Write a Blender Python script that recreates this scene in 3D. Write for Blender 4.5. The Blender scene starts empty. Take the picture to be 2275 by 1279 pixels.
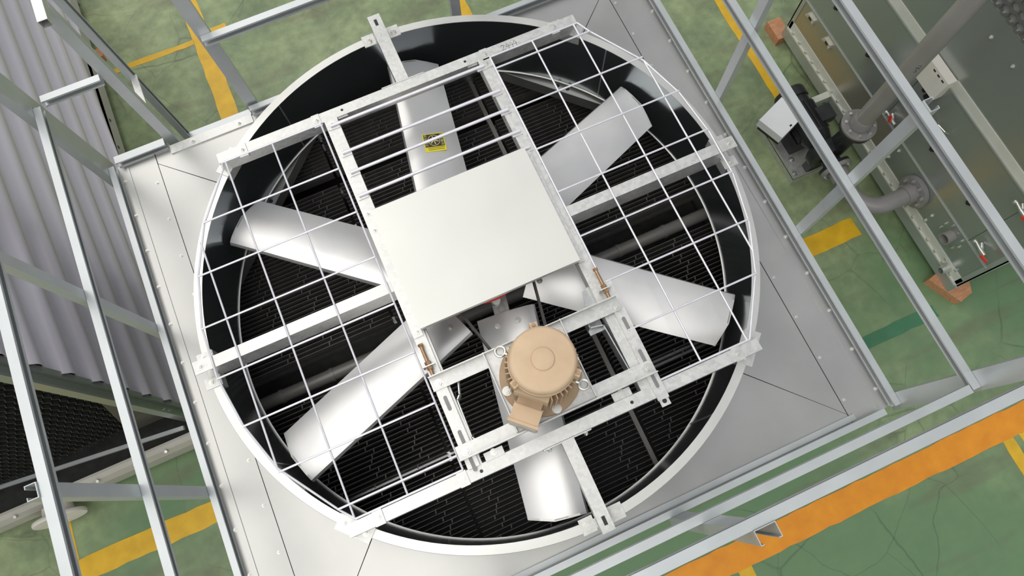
import bpy, math, random
from mathutils import Vector, Matrix
random.seed(7)
SC = bpy.context.scene
COL = SC.collection
PI = math.pi

# ------------------------------------------------------------------ camera, light, exposure
# heights in this script are given relative to the rim of the fan ring; Z0 lifts them so that the floor is at 0
Z0 = 2.35
cam = bpy.data.objects.new('camera', bpy.data.cameras.new('camera'))
COL.objects.link(cam)
cam.data.sensor_width = 36.0
cam.data.lens = 1576.62 / 2275 * 36
cam.data.clip_end = 200
cam.matrix_world = Matrix(((0.91374363, 0.39373548, -0.10022448, -0.27903),
                           (-0.40601357, 0.87578218, -0.26107195, -1.25256),
                           (-0.01501848, 0.27924533, 0.96010233, 3.67726 + Z0),
                           (0, 0, 0, 1)))
SC.camera = cam

world = bpy.data.worlds.new('hall'); SC.world = world
world.use_nodes = True
world.node_tree.nodes['Background'].inputs[0].default_value = (0.95, 0.975, 1.0, 1)
world.node_tree.nodes['Background'].inputs[1].default_value = 0.66

def skylight(x, y, sx, sy, power):
    d = bpy.data.lights.new('roof_skylight', 'AREA'); d.shape = 'RECTANGLE'
    d.size = sx; d.size_y = sy; d.energy = power; d.color = (1.0, 0.965, 0.90)
    o = bpy.data.objects.new('roof_skylight', d); COL.objects.link(o)
    o.location = (x, y, 11.5)
skylight(-3.5, 2.0, 6.6, 26, 1150)

SC.view_settings.view_transform = 'Standard'
SC.view_settings.look = 'None'
SC.view_settings.gamma = 1
SC.view_settings.use_curve_mapping = False
SC.view_settings.exposure = 0.05

# ------------------------------------------------------------------ materials
M = {}
def pm(name, c1, c2=None, metallic=0.0, rough=0.5, scale=6.0, stretch=(1, 1, 1), rvar=0.0, bump=0.0, detail=4.0, contrast=(0.3, 0.7), spangle=0.0):
    m = bpy.data.materials.new(name); m.use_nodes = True
    nt = m.node_tree; b = nt.nodes['Principled BSDF']
    c2 = c2 or c1
    tc = nt.nodes.new('ShaderNodeTexCoord'); mp = nt.nodes.new('ShaderNodeMapping')
    mp.inputs['Scale'].default_value = stretch
    nt.links.new(tc.outputs['Object'], mp.inputs['Vector'])
    n = nt.nodes.new('ShaderNodeTexNoise'); n.inputs['Scale'].default_value = scale; n.inputs['Detail'].default_value = detail
    nt.links.new(mp.outputs[0], n.inputs['Vector'])
    fac = n.outputs['Fac']
    if spangle:
        v = nt.nodes.new('ShaderNodeTexVoronoi'); v.inputs['Scale'].default_value = spangle
        nt.links.new(mp.outputs[0], v.inputs['Vector'])
        sp = nt.nodes.new('ShaderNodeSeparateColor'); nt.links.new(v.outputs['Color'], sp.inputs[0])
        mx = nt.nodes.new('ShaderNodeMix'); mx.data_type = 'FLOAT'; mx.inputs[0].default_value = 0.35
        nt.links.new(n.outputs['Fac'], mx.inputs[2]); nt.links.new(sp.outputs[0], mx.inputs[3])
        fac = mx.outputs[0]
    r = nt.nodes.new('ShaderNodeValToRGB')
    r.color_ramp.elements[0].position = contrast[0]; r.color_ramp.elements[1].position = contrast[1]
    r.color_ramp.elements[0].color = (*c1, 1); r.color_ramp.elements[1].color = (*c2, 1)
    nt.links.new(fac, r.inputs['Fac']); nt.links.new(r.outputs['Color'], b.inputs['Base Color'])
    b.inputs['Metallic'].default_value = metallic
    b.inputs['Roughness'].default_value = rough
    if rvar:
        mr = nt.nodes.new('ShaderNodeMapRange'); mr.inputs['To Min'].default_value = rough - rvar; mr.inputs['To Max'].default_value = rough + rvar
        nt.links.new(fac, mr.inputs['Value']); nt.links.new(mr.outputs['Result'], b.inputs['Roughness'])
    if bump:
        bp = nt.nodes.new('ShaderNodeBump'); bp.inputs['Strength'].default_value = bump; bp.inputs['Distance'].default_value = 0.01
        nt.links.new(fac, bp.inputs['Height']); nt.links.new(bp.outputs['Normal'], b.inputs['Normal'])
    M[name] = m
    return m
pm('deck_sheet', (.42, .42, .41), (.50, .50, .485), .85, .36, 2.2, rvar=.06, detail=6)
pm('galv', (.48, .50, .50), (.62, .63, .63), .85, .36, 9, spangle=55, rvar=.06)
pm('galv_rail', (.48, .505, .515), (.55, .575, .585), .52, .38, 5, rvar=.05)
pm('hot_dip', (.58, .58, .57), (.70, .70, .68), .72, .46, 9, spangle=60, rvar=.10, bump=.12)
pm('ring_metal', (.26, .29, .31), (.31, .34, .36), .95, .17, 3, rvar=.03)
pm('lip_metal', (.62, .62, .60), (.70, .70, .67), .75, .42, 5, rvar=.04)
pm('blade_metal', (.63, .63, .635), (.74, .73, .72), .65, .36, 3, stretch=(1, 1, 1), rvar=.07)
pm('cover_paint', (.66, .66, .625), (.71, .71, .67), .35, .42, 2, rvar=.03)
pm('wire_zinc', (.72, .71, .76), (.82, .81, .86), .45, .45, 20)
pm('black_plastic', (.012, .012, .012), (.02, .02, .02), 0, .42, 12)
pm('black_fill', (.02, .02, .019), (.04, .04, .037), 0, .5, 14)
pm('black_edge', (.075, .072, .069), (.115, .11, .107), 0, .5, 12)
pm('motor_tan', (.52, .375, .24), (.60, .44, .29), .05, .55, 9, rvar=.08, bump=.06)
pm('motor_dark', (.33, .225, .135), (.40, .28, .175), .05, .6, 9)
pm('red_paint', (.62, .045, .03), (.72, .07, .05), .1, .4)
pm('belt_rubber', (.035, .03, .03), (.05, .045, .045), 0, .55)
pm('brass_rod', (.38, .22, .12), (.52, .33, .19), .8, .4, 60)
pm('bolt_zinc', (.60, .60, .57), (.72, .72, .68), .85, .35, 40)
pm('tower_paint', (.335, .365, .34), (.365, .395, .37), .62, .27, 1.0, rvar=.03, detail=2)
pm('tower_paint_rust', (.37, .335, .25), (.39, .385, .335), .65, .30, 1.2, rvar=.03, detail=2)
pm('white_strip', (.58, .59, .53), (.64, .65, .58), .1, .45, 6)
pm('base_grey', (.42, .45, .43), (.48, .51, .49), .6, .42, 5)
pm('pvc_grey', (.20, .193, .19), (.255, .248, .245), .05, .36, 3, rvar=.05)
pm('pvc_riser', (.25, .238, .22), (.31, .30, .285), .15, .36, 2.5, rvar=.05)
pm('pump_black', (.014, .015, .017), (.03, .03, .033), .2, .35, 9)
pm('pump_box', (.80, .80, .82), (.86, .86, .88), .1, .45, 4)
pm('white_plastic', (.66, .63, .57), (.74, .71, .65), 0, .45, 5)
pm('frp_white', (.40, .385, .34), (.48, .46, .41), .05, .45, 3)
pm('corrugated', (.58, .55, .61), (.66, .63, .68), .25, .34, 1.2, stretch=(1, .3, 1), rvar=.05)
pm('wood', (.42, .19, .09), (.58, .29, .15), 0, .7, 14, stretch=(1, 4, 4), bump=.1)
pm('sticker_yellow', (.78, .68, .03), (.84, .74, .05), 0, .45)
pm('sticker_brown', (.05, .035, .012), (.06, .04, .015), 0, .45)
pm('sticker_print', (.74, .68, .35), (.78, .72, .4), 0, .45)
pm('comb_grey', (.09, .085, .08), (.13, .125, .12), 0, .5)
pm('dark_panel', (.06, .054, .044), (.085, .078, .065), .2, .45)
pm('ink', (.05, .05, .055), (.07, .07, .075), 0, .7)
pm('yellow_line', (.62, .36, .012), (.80, .48, .02), 0, .42, 7, rvar=.05)
pm('orange_line', (.72, .25, .008), (.84, .32, .012), 0, .40, 7, rvar=.05)
pm('green_line', (.04, .155, .075), (.06, .20, .10), 0, .4, 5)

def floor_material():
    m = bpy.data.materials.new('floor_epoxy'); m.use_nodes = True
    nt = m.node_tree; b = nt.nodes['Principled BSDF']; L = nt.links.new
    tc = nt.nodes.new('ShaderNodeTexCoord')
    def noise(s, d=5, dist=0.0):
        n = nt.nodes.new('ShaderNodeTexNoise'); n.inputs['Scale'].default_value = s; n.inputs['Detail'].default_value = d
        n.inputs['Distortion'].default_value = dist; L(tc.outputs['Object'], n.inputs['Vector']); return n
    def ramp(src, p0, c0, p1, c1):
        r = nt.nodes.new('ShaderNodeValToRGB'); e = r.color_ramp.elements
        e[0].position = p0; e[1].position = p1; e[0].color = c0; e[1].color = c1; L(src, r.inputs['Fac']); return r
    def mix(f, a, c, kind='MIX'):
        x = nt.nodes.new('ShaderNodeMix'); x.data_type = 'RGBA'; x.blend_type = kind
        if isinstance(f, float): x.inputs[0].default_value = f
        else: L(f, x.inputs[0])
        L(a, x.inputs[6])
        if isinstance(c, tuple): x.inputs[7].default_value = c
        else: L(c, x.inputs[7])
        return x.outputs[2]
    big = ramp(noise(.55, 3).outputs['Fac'], .35, (.20, .27, .14, 1), .68, (.35, .42, .235, 1))
    mid = ramp(noise(3.1, 8).outputs['Fac'], .3, (.66, .67, .66, 1), .72, (1.14, 1.12, 1.06, 1))
    c = mix(1.0, big.outputs[0], mid.outputs[0], 'MULTIPLY')
    fine = ramp(noise(12, 8).outputs['Fac'], .3, (.82, .82, .82, 1), .7, (1.12, 1.12, 1.12, 1))
    c = mix(1.0, c, fine.outputs[0], 'MULTIPLY')
    # the floor colour turns a darker green towards the front, broken up by noise
    sep = nt.nodes.new('ShaderNodeSeparateXYZ'); L(tc.outputs['Object'], sep.inputs[0])
    my = nt.nodes.new('ShaderNodeMath'); my.operation = 'MULTIPLY_ADD'; my.inputs[1].default_value = -.075; L(sep.outputs['Y'], my.inputs[0]); L(noise(.33, 4, .6).outputs['Fac'], my.inputs[2])
    front_fac = ramp(my.outputs[0], .46, (0, 0, 0, 1), .66, (.85, .85, .85, 1))
    c = mix(front_fac.outputs[0], c, (.115, .225, .105, 1))
    # brown scuffs
    mp = nt.nodes.new('ShaderNodeMapping'); mp.inputs['Scale'].default_value = (.5, 2.4, 1); L(tc.outputs['Object'], mp.inputs['Vector'])
    sn = nt.nodes.new('ShaderNodeTexNoise'); sn.inputs['Scale'].default_value = 1.7; sn.inputs['Detail'].default_value = 9; L(mp.outputs[0], sn.inputs['Vector'])
    sc = ramp(sn.outputs['Fac'], .56, (0, 0, 0, 1), .70, (.38, .38, .38, 1))
    c = mix(sc.outputs[0], c, (.14, .10, .07, 1))
    # thin cracks and drag marks
    for scale, w, seed in ((.62, .0035, 0.0), (1.3, .003, 5.3)):
        add = nt.nodes.new('ShaderNodeVectorMath'); add.operation = 'ADD'
        nn = noise(1.4, 4); add2 = nt.nodes.new('ShaderNodeVectorMath'); add2.operation = 'SCALE'; add2.inputs['Scale'].default_value = .22
        L(nn.outputs['Color'], add2.inputs[0]); L(tc.outputs['Object'], add.inputs[0]); L(add2.outputs[0], add.inputs[1])
        off = nt.nodes.new('ShaderNodeVectorMath'); off.operation = 'ADD'; off.inputs[1].default_value = (seed, seed * .7, 0); L(add.outputs[0], off.inputs[0])
        v = nt.nodes.new('ShaderNodeTexVoronoi'); v.feature = 'DISTANCE_TO_EDGE'; v.inputs['Scale'].default_value = scale; L(off.outputs[0], v.inputs['Vector'])
        cr = ramp(v.outputs['Distance'], w * .4, (.42, .42, .42, 1), w * 1.6, (0, 0, 0, 1))
        br = ramp(noise(.9, 2).outputs['Fac'], .48, (0, 0, 0, 1), .58, (1, 1, 1, 1))
        f = mix(1.0, cr.outputs[0], br.outputs[0], 'MULTIPLY')
        c = mix(f, c, (.03, .032, .024, 1))
    L(c, b.inputs['Base Color'])
    rr = nt.nodes.new('ShaderNodeMapRange'); rr.inputs['To Min'].default_value = .34; rr.inputs['To Max'].default_value = .6
    L(noise(2.2, 5).outputs['Fac'], rr.inputs['Value']); L(rr.outputs['Result'], b.inputs['Roughness'])
    M['floor_epoxy'] = m
floor_material()

# ------------------------------------------------------------------ mesh helpers
def V(*a): return Vector(a)
class MB:
    def __init__(s): s.v = []; s.f = []; s.sm = []
    def add(s, vs, fs, smooth=False):
        o = len(s.v); s.v += [Vector(p) for p in vs]; s.f += [tuple(i + o for i in f) for f in fs]; s.sm += [smooth] * len(fs); return s
    def box(s, x0, x1, y0, y1, z0, z1):
        vs = [(x, y, z) for z in (z0, z1) for y in (y0, y1) for x in (x0, x1)]
        return s.add(vs, [(0, 2, 3, 1), (4, 5, 7, 6), (0, 1, 5, 4), (2, 6, 7, 3), (0, 4, 6, 2), (1, 3, 7, 5)])
    def obox(s, c, ax, ay, hx, hy, hz):
        c = Vector(c); ax = Vector(ax).normalized(); ay = Vector(ay).normalized(); az = ax.cross(ay)
        vs = [c + ax * (hx * a) + ay * (hy * b) + az * (hz * d) for d in (-1, 1) for b in (-1, 1) for a in (-1, 1)]
        return s.add(vs, [(0, 2, 3, 1), (4, 5, 7, 6), (0, 1, 5, 4), (2, 6, 7, 3), (0, 4, 6, 2), (1, 3, 7, 5)])
    def loft(s, rings, caps=True, smooth=False):
        n = len(rings[0]); vs = [p for r in rings for p in r]; fs = []
        for k in range(len(rings) - 1):
            for i in range(n):
                j = (i + 1) % n
                fs.append((k * n + i, k * n + j, (k + 1) * n + j, (k + 1) * n + i))
        s.add(vs, fs, smooth)
        if caps:
            s.add(rings[0], [tuple(range(n))[::-1]]); s.add(rings[-1], [tuple(range(n))])
        return s
    def extrude(s, prof, p0, p1, ex, ey):
        p0 = Vector(p0); p1 = Vector(p1); ex = Vector(ex); ey = Vector(ey)
        return s.loft([[p + ex * a + ey * b for a, b in prof] for p in (p0, p1)])
    def poly(s, pts, z0, z1):
        return s.loft([[V(x, y, z) for x, y in pts] for z in (z0, z1)])
    def cyl(s, p0, p1, r, n=12, r2=None, smooth=True):
        p0 = Vector(p0); p1 = Vector(p1); d = (p1 - p0).normalized()
        a = d.orthogonal().normalized(); b = d.cross(a); r2 = r if r2 is None else r2
        R = [[p + (a * math.cos(2 * PI * i / n) + b * math.sin(2 * PI * i / n)) * q for i in range(n)] for p, q in ((p0, r), (p1, r2))]
        return s.loft(R, True, smooth)
    def tube(s, pts, r, n=8, smooth=True):
        pts = [Vector(p) for p in pts]; R = []
        t0 = (pts[1] - pts[0]).normalized(); a = t0.orthogonal().normalized()
        for k, p in enumerate(pts):
            t = (pts[min(k + 1, len(pts) - 1)] - pts[max(k - 1, 0)]).normalized()
            a = (a - t * a.dot(t)).normalized(); b = t.cross(a)
            R.append([p + (a * math.cos(2 * PI * i / n) + b * math.sin(2 * PI * i / n)) * r for i in range(n)])
        return s.loft(R, True, smooth)
    def lathe(s, prof, c, n=48, a0=0.0, a1=2 * PI, smooth=True, closed=False):
        c = Vector(c); full = abs(a1 - a0 - 2 * PI) < 1e-6; m = len(prof); k = n if full else n + 1
        vs = [c + V(r * math.cos(a0 + (a1 - a0) * i / n), r * math.sin(a0 + (a1 - a0) * i / n), z) for i in range(k) for r, z in prof]
        fs = []
        for i in range(n):
            j = (i + 1) % k
            for q in range(m if closed else m - 1):
                w = (q + 1) % m
                fs.append((i * m + q, j * m + q, j * m + w, i * m + w))
        return s.add(vs, fs, smooth)
    def xf(s, mat):
        s.v = [mat @ p for p in s.v]; return s
    def mesh(s, name, mat, off=(0, 0, 0)):
        me = bpy.data.meshes.new(name); off = Vector(off)
        me.from_pydata([tuple(p - off) for p in s.v], [], s.f); me.validate(); me.update()
        for p, q in zip(me.polygons, s.sm): p.use_smooth = q
        if any(s.sm): me.set_sharp_from_angle(angle=math.radians(38))
        me.materials.append(M[mat]); return me

def base_of(o):
    p = V(0, 0, 0)
    while o is not None:
        p = p + o.location; o = o.parent
    return p
def thing(name, label, cat, loc, group=None):
    o = bpy.data.objects.new(name, None); COL.objects.link(o); o.empty_display_size = .1
    o.location = (loc[0], loc[1], loc[2] + Z0); o['label'] = label; o['category'] = cat
    if group: o['group'] = group
    return o
def part(name, mb, mat, parent=None, label=None, kind=None):
    # vertices are in ring coordinates; the object origin sits at the parent's base
    off = base_of(parent) - V(0, 0, Z0) if parent else V(0, 0, -Z0)
    me = mb.mesh(name, mat, off)
    o = bpy.data.objects.new(name, me); COL.objects.link(o); o.parent = parent
    if label: o['label'] = label
    if kind: o['kind'] = kind
    return o
def solo(name, mb, mat, label, cat, base, group=None):
    me = mb.mesh(name, mat, base); o = bpy.data.objects.new(name, me); COL.objects.link(o)
    o.location = (base[0], base[1], base[2] + Z0); o['label'] = label; o['category'] = cat
    if group: o['group'] = group
    return o
def inst(name, me, parent, p, rz=0.0, rot=None):
    o = bpy.data.objects.new(name, me); COL.objects.link(o); o.parent = parent
    o.location = Vector((p[0], p[1], p[2] + Z0)) - base_of(parent)
    if rot is not None: o.rotation_euler = rot
    else: o.rotation_euler = (0, 0, rz)
    return o
# shared little parts (origin at their seat)
def hexbolt(r=.012, h=.010, washer=True):
    mb = MB()
    if washer: mb.cyl((0, 0, -.001), (0, 0, .002), r * 1.45, 12)
    mb.cyl((0, 0, .002), (0, 0, h), r, 6, smooth=False)
    mb.cyl((0, 0, h), (0, 0, h + .006), r * .5, 8)
    return mb
BOLT = hexbolt().mesh('bolt', 'bolt_zinc')
BOLT_BIG = hexbolt(.017, .014).mesh('bolt', 'bolt_zinc')
SCREW = hexbolt(.007, .005).mesh('screw', 'bolt_zinc')
NUT = hexbolt(.009, .008).mesh('bolt', 'bolt_zinc')
def sidebolt(parent, p, axis):
    rot = {'+x': (0, PI / 2, 0), '-x': (0, -PI / 2, 0), '+y': (-PI / 2, 0, 0), '-y': (PI / 2, 0, 0)}[axis]
    return inst('bolt', BOLT, parent, p, rot=rot)

CH = lambda fl=.04, h=.05, t=.003, lip=.012: [(0, 0), (fl, 0), (fl, lip), (fl - t, lip), (fl - t, t), (t, t), (t, h - t), (fl - t, h - t), (fl - t, h - lip), (fl, h - lip), (fl, h), (0, h)]
def rail_channel(axis, a0, a1, out, sgn, ztop, fl=.04, h=.05):
    """lipped C channel along X or Y, web outwards (sgn), mouth towards the deck"""
    mb = MB()
    if axis == 'y': mb.extrude(CH(fl, h), (out, a0, ztop - h), (out, a1, ztop - h), (-sgn, 0, 0), (0, 0, 1))
    else: mb.extrude(CH(fl, h), (a0, out, ztop - h), (a1, out, ztop - h), (0, -sgn, 0), (0, 0, 1))
    return mb
def post_channel(x, y, nx, ny, w, d, z0, z1):
    """lipped C channel standing up: web at (x,y), mouth pointing away along (nx,ny)"""
    tx, ty = -ny, nx
    prof = CH(d, w, .003, .014)
    return MB().extrude(prof, (x - tx * w / 2, y - ty * w / 2, z0), (x - tx * w / 2, y - ty * w / 2, z1), (nx, ny, 0), (tx, ty, 0))

# ------------------------------------------------------------------ floor and painted lines
FZ = -Z0
fl = part('floor', MB().box(-16, 18, -14, 18, FZ - .1, FZ), 'floor_epoxy', None, kind='structure')
def marking(mat, x0, x1, y0, y1, h=.0025, jag=.006):
    def edge(p, q, n, ax):
        return [(p[0] + (q[0] - p[0]) * i / n + (random.uniform(-jag, jag) if ax == 0 else 0), p[1] + (q[1] - p[1]) * i / n + (random.uniform(-jag, jag) if ax == 1 else 0)) for i in range(n)]
    nx = max(2, int((x1 - x0) / .09)); ny = max(2, int((y1 - y0) / .09))
    pts = edge((x0, y0), (x1, y0), nx, 1) + edge((x1, y0), (x1, y1), ny, 0) + edge((x1, y1), (x0, y1), nx, 1) + edge((x0, y1), (x0, y0), ny, 0)
    part('floor_marking', MB().poly(pts, FZ + .0003, FZ + h), mat, fl)
marking('orange_line', -6, 9, -2.475, -2.262, .003)
marking('yellow_line', -3.84, 3.41, -.445, -.262)
marking('yellow_line', -3.84, -3.715, -2.2, -.445)
marking('yellow_line', -3.82, -3.735, -.262, .16)
marking('yellow_line', 3.40, 3.52, .95, 6.5)
marking('yellow_line', -1.50, -1.33, 2.2, 6.5)
marking('yellow_line', -4.2, -1.50, 3.97, 4.03)
marking('yellow_line', -1.33, -1.15, 4.03, 4.085)
marking('yellow_line', 1.02, 1.14, 2.3, 6.5)
marking('yellow_line', 1.03, 1.15, -4.6, -2.475)
marking('yellow_line', 3.50, 3.60, -4.6, -2.475)
marking('yellow_line', 3.66, 3.72, -4.6, -2.475)
marking('green_line', 1.95, 3.62, -1.362, -1.252)

# ------------------------------------------------------------------ the tower body: casing, deck, fan ring
DZ = -.40
XO, YB, YT = 1.85, -1.685, 1.64       # outer faces of the toe channels
tower = thing('cooling_tower', 'large galvanised cooling tower with round open fan ring in the middle', 'cooling tower', (0, 0, FZ))
bx = MB()
bx.box(-1.80, 1.80, -1.62, -1.60, FZ + .12, DZ - .012); bx.box(-1.80, 1.80, 1.57, 1.59, FZ + .12, DZ - .012)
bx.box(-1.80, -1.78, -1.60, 1.57, FZ + .12, DZ - .012); bx.box(1.78, 1.80, -1.60, 1.57, FZ + .12, DZ - .012)
part('casing', bx, 'galv', tower)
part('basin', MB().box(-1.82, 1.82, -1.64, 1.61, FZ + .0, FZ + .12), 'base_grey', tower)
# deck panels: two long edge strips and four panels cut to the ring
RO = 1.512
def arc(a0, a1, n=24): return [(RO * math.cos(a0 + (a1 - a0) * i / n), RO * math.sin(a0 + (a1 - a0) * i / n)) for i in range(n + 1)]
SX = 1.572
for sx in (-1, 1):
    xs = sorted((sx * (SX + .003), sx * 1.815))
    part('deck_panel', MB().box(xs[0], xs[1], YB + .03, YT - .03, DZ - .010, DZ + .003), 'deck_sheet', tower)
g = .0025
yb, yt = YB + .03, YT - .03
cb, ct = -1.60, 1.53                     # where the diagonal seams meet the strips
def ring_pt(a): return (RO * math.cos(a), RO * math.sin(a))
aTR = PI / 4; aBR = -PI / 4
q = g * .7
def panel(pts, dz=0): part('deck_panel', MB().poly(pts, DZ - .010, DZ + dz), 'deck_sheet', tower)
panel([(SX, cb + q)] + [(SX, ct - q)] + [p for p in arc(aTR - .002, aBR + .002)], -.001)
panel([(-SX, ct - q), (-SX, cb + q)] + [p for p in arc(PI + PI / 4 - .002, PI - PI / 4 + .002)], -.001)
panel([(SX - q, ct), (SX - q, yt), (-SX + q, yt), (-SX + q, ct)] + arc(3 * PI / 4 - .002, PI / 4 + .002), .0015)
panel([(-SX + q, cb), (-SX + q, yb), (SX - q, yb), (SX - q, cb)] + arc(-PI / 4 - .002, -3 * PI / 4 + .002), .0015)
# dark tray closing the seams from below
tr = MB()
for sx in (-1, 1): tr.box(sx * SX - .03, sx * SX + .03, yb, yt, DZ - .016, DZ - .0105)
part('seam_backing', tr, 'black_plastic', tower)
for sx in (-1, 1):
    for k in range(12): inst('screw', SCREW, tower, (-1.612 if sx < 0 else 1.598, 1.40 - .2655 * k, DZ + .003))
# toe channels round the deck edge
toes = [('y', YB + .02, YT - .05, XO, 1), ('y', YB + .02, YT - .05, -XO, -1), ('x', -XO + .02, XO - .10, YB, -1), ('x', -.91, XO - .05, YT, 1)]
for ax, a0, a1, o, sg in toes:
    part('toe_channel', rail_channel(ax, a0, a1, o, sg, DZ + .060, .036, .060), 'galv_rail', tower)
for sx in (-1, 1):
    for k in range(13): inst('bolt', NUT, tower, (sx * 1.795, 1.49 - .2525 * k, DZ + .003))
part('edge_strip', MB().box(-1.47, -.92, YT - .085, YT - .025, DZ, DZ + .012), 'hot_dip', tower)
for k in range(2): inst('bolt', BOLT, tower, (-1.32 + .31 * k, YT - .055, DZ + .012))
for sx in (-1, 1): part('panel_fold', MB().box(sx * 1.755 - .006, sx * 1.755 + .006, YB + .05, YT - .06, DZ + .003, DZ + .008), 'deck_sheet', tower)
# angle strip and joint line along the front edge
part('edge_angle', MB().box(-1.55, 1.60, YB + .042, YB + .075, DZ, DZ + .016), 'galv_rail', tower)
# rivet-like rust spots on the deck
for x, y in ((-1.30, 1.07), (-1.325, 1.035)):
    part('rust_spot', MB().cyl((x, y, DZ - .001), (x, y, DZ + .0012), .013, 9), 'motor_dark', tower)
# fan ring: shell with a flat lip
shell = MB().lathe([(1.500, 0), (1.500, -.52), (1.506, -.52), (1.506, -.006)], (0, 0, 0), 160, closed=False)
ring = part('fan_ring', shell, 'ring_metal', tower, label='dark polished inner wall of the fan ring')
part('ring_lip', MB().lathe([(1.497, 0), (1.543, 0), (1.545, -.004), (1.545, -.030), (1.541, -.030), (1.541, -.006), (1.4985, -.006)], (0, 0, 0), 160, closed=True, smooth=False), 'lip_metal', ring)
part('throat_flange', MB().lathe([(1.500, -.52), (1.493, -.522), (1.493, -.528), (1.506, -.528)], (0, 0, 0), 160), 'lip_metal', ring)
part('outer_skirt', MB().lathe([(1.530, DZ + .001), (1.530, DZ + .006), (1.508, DZ + .010), (1.507, DZ + .05)], (0, 0, 0), 160), 'lip_metal', ring)
for a in (0.62, 2.05, 3.55, 5.25):
    part('ring_seam', MB().obox((1.4985 * math.cos(a), 1.4985 * math.sin(a), -.26), (-math.sin(a), math.cos(a), 0), (math.cos(a), math.sin(a), 0), .004, .0015, .255), 'galv', ring)
# corner plates under the deck, cutting across the two back corners
for k in range(2):
    a = PI / 4 + k * PI / 2; c, s_ = math.cos(a), math.sin(a)
    ctr = V(1.452 * c, 1.452 * s_, -.555)
    mb = MB().obox(ctr + V(c, s_, 0) * .06, (-s_, c, 0), (c, s_, 0), .62, .06, .003)
    mb.obox(ctr + V(0, 0, -.05), (-s_, c, 0), (c, s_, 0), .62, .003, .05)
    pl = part('corner_plate', mb, 'deck_sheet', tower)
    for t in (-.035, .035):
        part('bolt_hole', MB().cyl(ctr + V(c, s_, 0) * .028 + V(-s_, c, 0) * t + V(0, 0, .002), ctr + V(c, s_, 0) * .028 + V(-s_, c, 0) * t + V(0, 0, .0045), .013, 12), 'black_plastic', pl)

# ------------------------------------------------------------------ guard rails round the deck
ZM, ZT = .37, 1.07
def guard(name, label, side):
    return thing(name, label, 'guard rail', side, 'guard rails round the deck')
gr = guard('guard_rail', 'galvanised channel guard rail along the right edge beside the grey tank', (XO, 0, DZ))
for z in (ZM, ZT): part('rail', rail_channel('y', YB + .01, YT - .03, XO, 1, z), 'galv_rail', gr)
for y in (.47, -.535): part('post', post_channel(XO + .001, y, 1, 0, .058, .042, DZ - .04, ZT + .01), 'galv_rail', gr)
for y in (YB - .005, ):
    part('corner_post', post_channel(XO + .001, y + .045, 1, 0, .095, .05, DZ - .06, ZT + .01), 'galv_rail', gr)
for y in (.47, -.535, -1.64):
    for z in (ZM - .025, ZT - .025): sidebolt(gr, (XO - .003, y, z), '-x')
gl = guard('guard_rail', 'galvanised channel guard rail along the left edge before the corrugated wall', (-XO, 0, DZ))
for z in (ZM, ZT): part('rail', rail_channel('y', YB + .01, YT - .05, -XO, -1, z), 'galv_rail', gl)
for y in (.47, -.535): part('post', post_channel(-XO - .001, y, -1, 0, .058, .042, DZ - .04, ZT + .01), 'galv_rail', gl)
for y in (YT - .035, YB + .04):
    part('corner_post', post_channel(-XO - .001, y, -1, 0, .150, .05, DZ - .06, ZT + .01), 'galv_rail', gl)
for y in (.47, -.535, 1.60):
    for z in (ZM - .025, ZT - .025): sidebolt(gl, (-XO + .003, y, z), '+x')
gb = guard('guard_rail', 'galvanised channel guard rail along the front edge above the orange floor line', (0, YB, DZ))
for z in (ZM, ZT): part('rail', rail_channel('x', -XO + .045, XO - .045, YB, -1, z), 'galv_rail', gb)
for x in (.44, -.56): part('post', post_channel(x, YB - .001, 0, -1, .085, .055, DZ - .04, ZT + .01), 'galv_rail', gb)
for x in (.44, -.56):
    for z in (ZM - .025, ZT - .025): sidebolt(gb, (x, YB + .003, z), '+y')
gt = guard('guard_rail', 'galvanised channel guard rail along the back edge with a gap for the ladder', (0, YT, DZ))
YR = YT + .012
for z in (ZM, ZT):
    part('rail', rail_channel('x', -.905, XO - .045, YR, 1, z), 'galv_rail', gt)
    if z == ZM: part('rail', rail_channel('x', -1.80, -1.477, YR, 1, z), 'galv_rail', gt)
part('rail', rail_channel('x', -1.80, -1.477, YR, 1, DZ + .058, .05, .055), 'galv_rail', gt)
for x, w in ((-1.445, .062), (-.885, .075), (.555, .062), (1.79, .095)):
    part('post', post_channel(x, YR + .001, 0, 1, w, .045, DZ - .08, .874 if x < -1.4 else ZT + .01), 'galv_rail', gt)
for x in (-1.505, -.845):
    for z in (ZM - .025, DZ + .025): sidebolt(gt, (x, YR - .005, z), '-y')
# ladder hung outside the gap in the back rail
lad = thing('access_ladder', 'galvanised ladder hanging outside the gap in the back guard rail', 'ladder', (-1.2, 1.92, FZ))
part('stile', MB().extrude(CH(.04, .06), (-1.47, 1.90, FZ), (-1.47, 1.90, 1.05), (1, 0, 0), (0, 1, 0)), 'galv_rail', lad)
part('stile', MB().extrude(CH(.04, .06), (-.90, 1.90, FZ), (-.90, 1.90, 1.05), (-1, 0, 0), (0, 1, 0)), 'galv_rail', lad)
for k in range(5): part('rung', rail_channel('x', -1.466, -.904, 1.95, 1, -.80 - .30 * k, .045, .035), 'galv_rail', lad)
part('bracket', MB().box(-1.455, -1.415, 1.66, 1.92, -.05, -.045), 'hot_dip', lad)
part('bracket', MB().box(-.93, -.89, 1.70, 1.92, -.05, -.045), 'hot_dip', lad)
hb = MB()
for x in (-1.44,):
    for a0, a1, b0, b1 in ((-.024, .024, .021, .024), (-.024, .024, -.024, -.021), (-.024, -.021, -.021, .021), (.021, .024, -.021, .021)):
        hb.box(x + a0, x + a1, 1.55, 2.2, .90 + b0, .90 + b1)
part('grab_bar', hb, 'hot_dip', lad)

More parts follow.
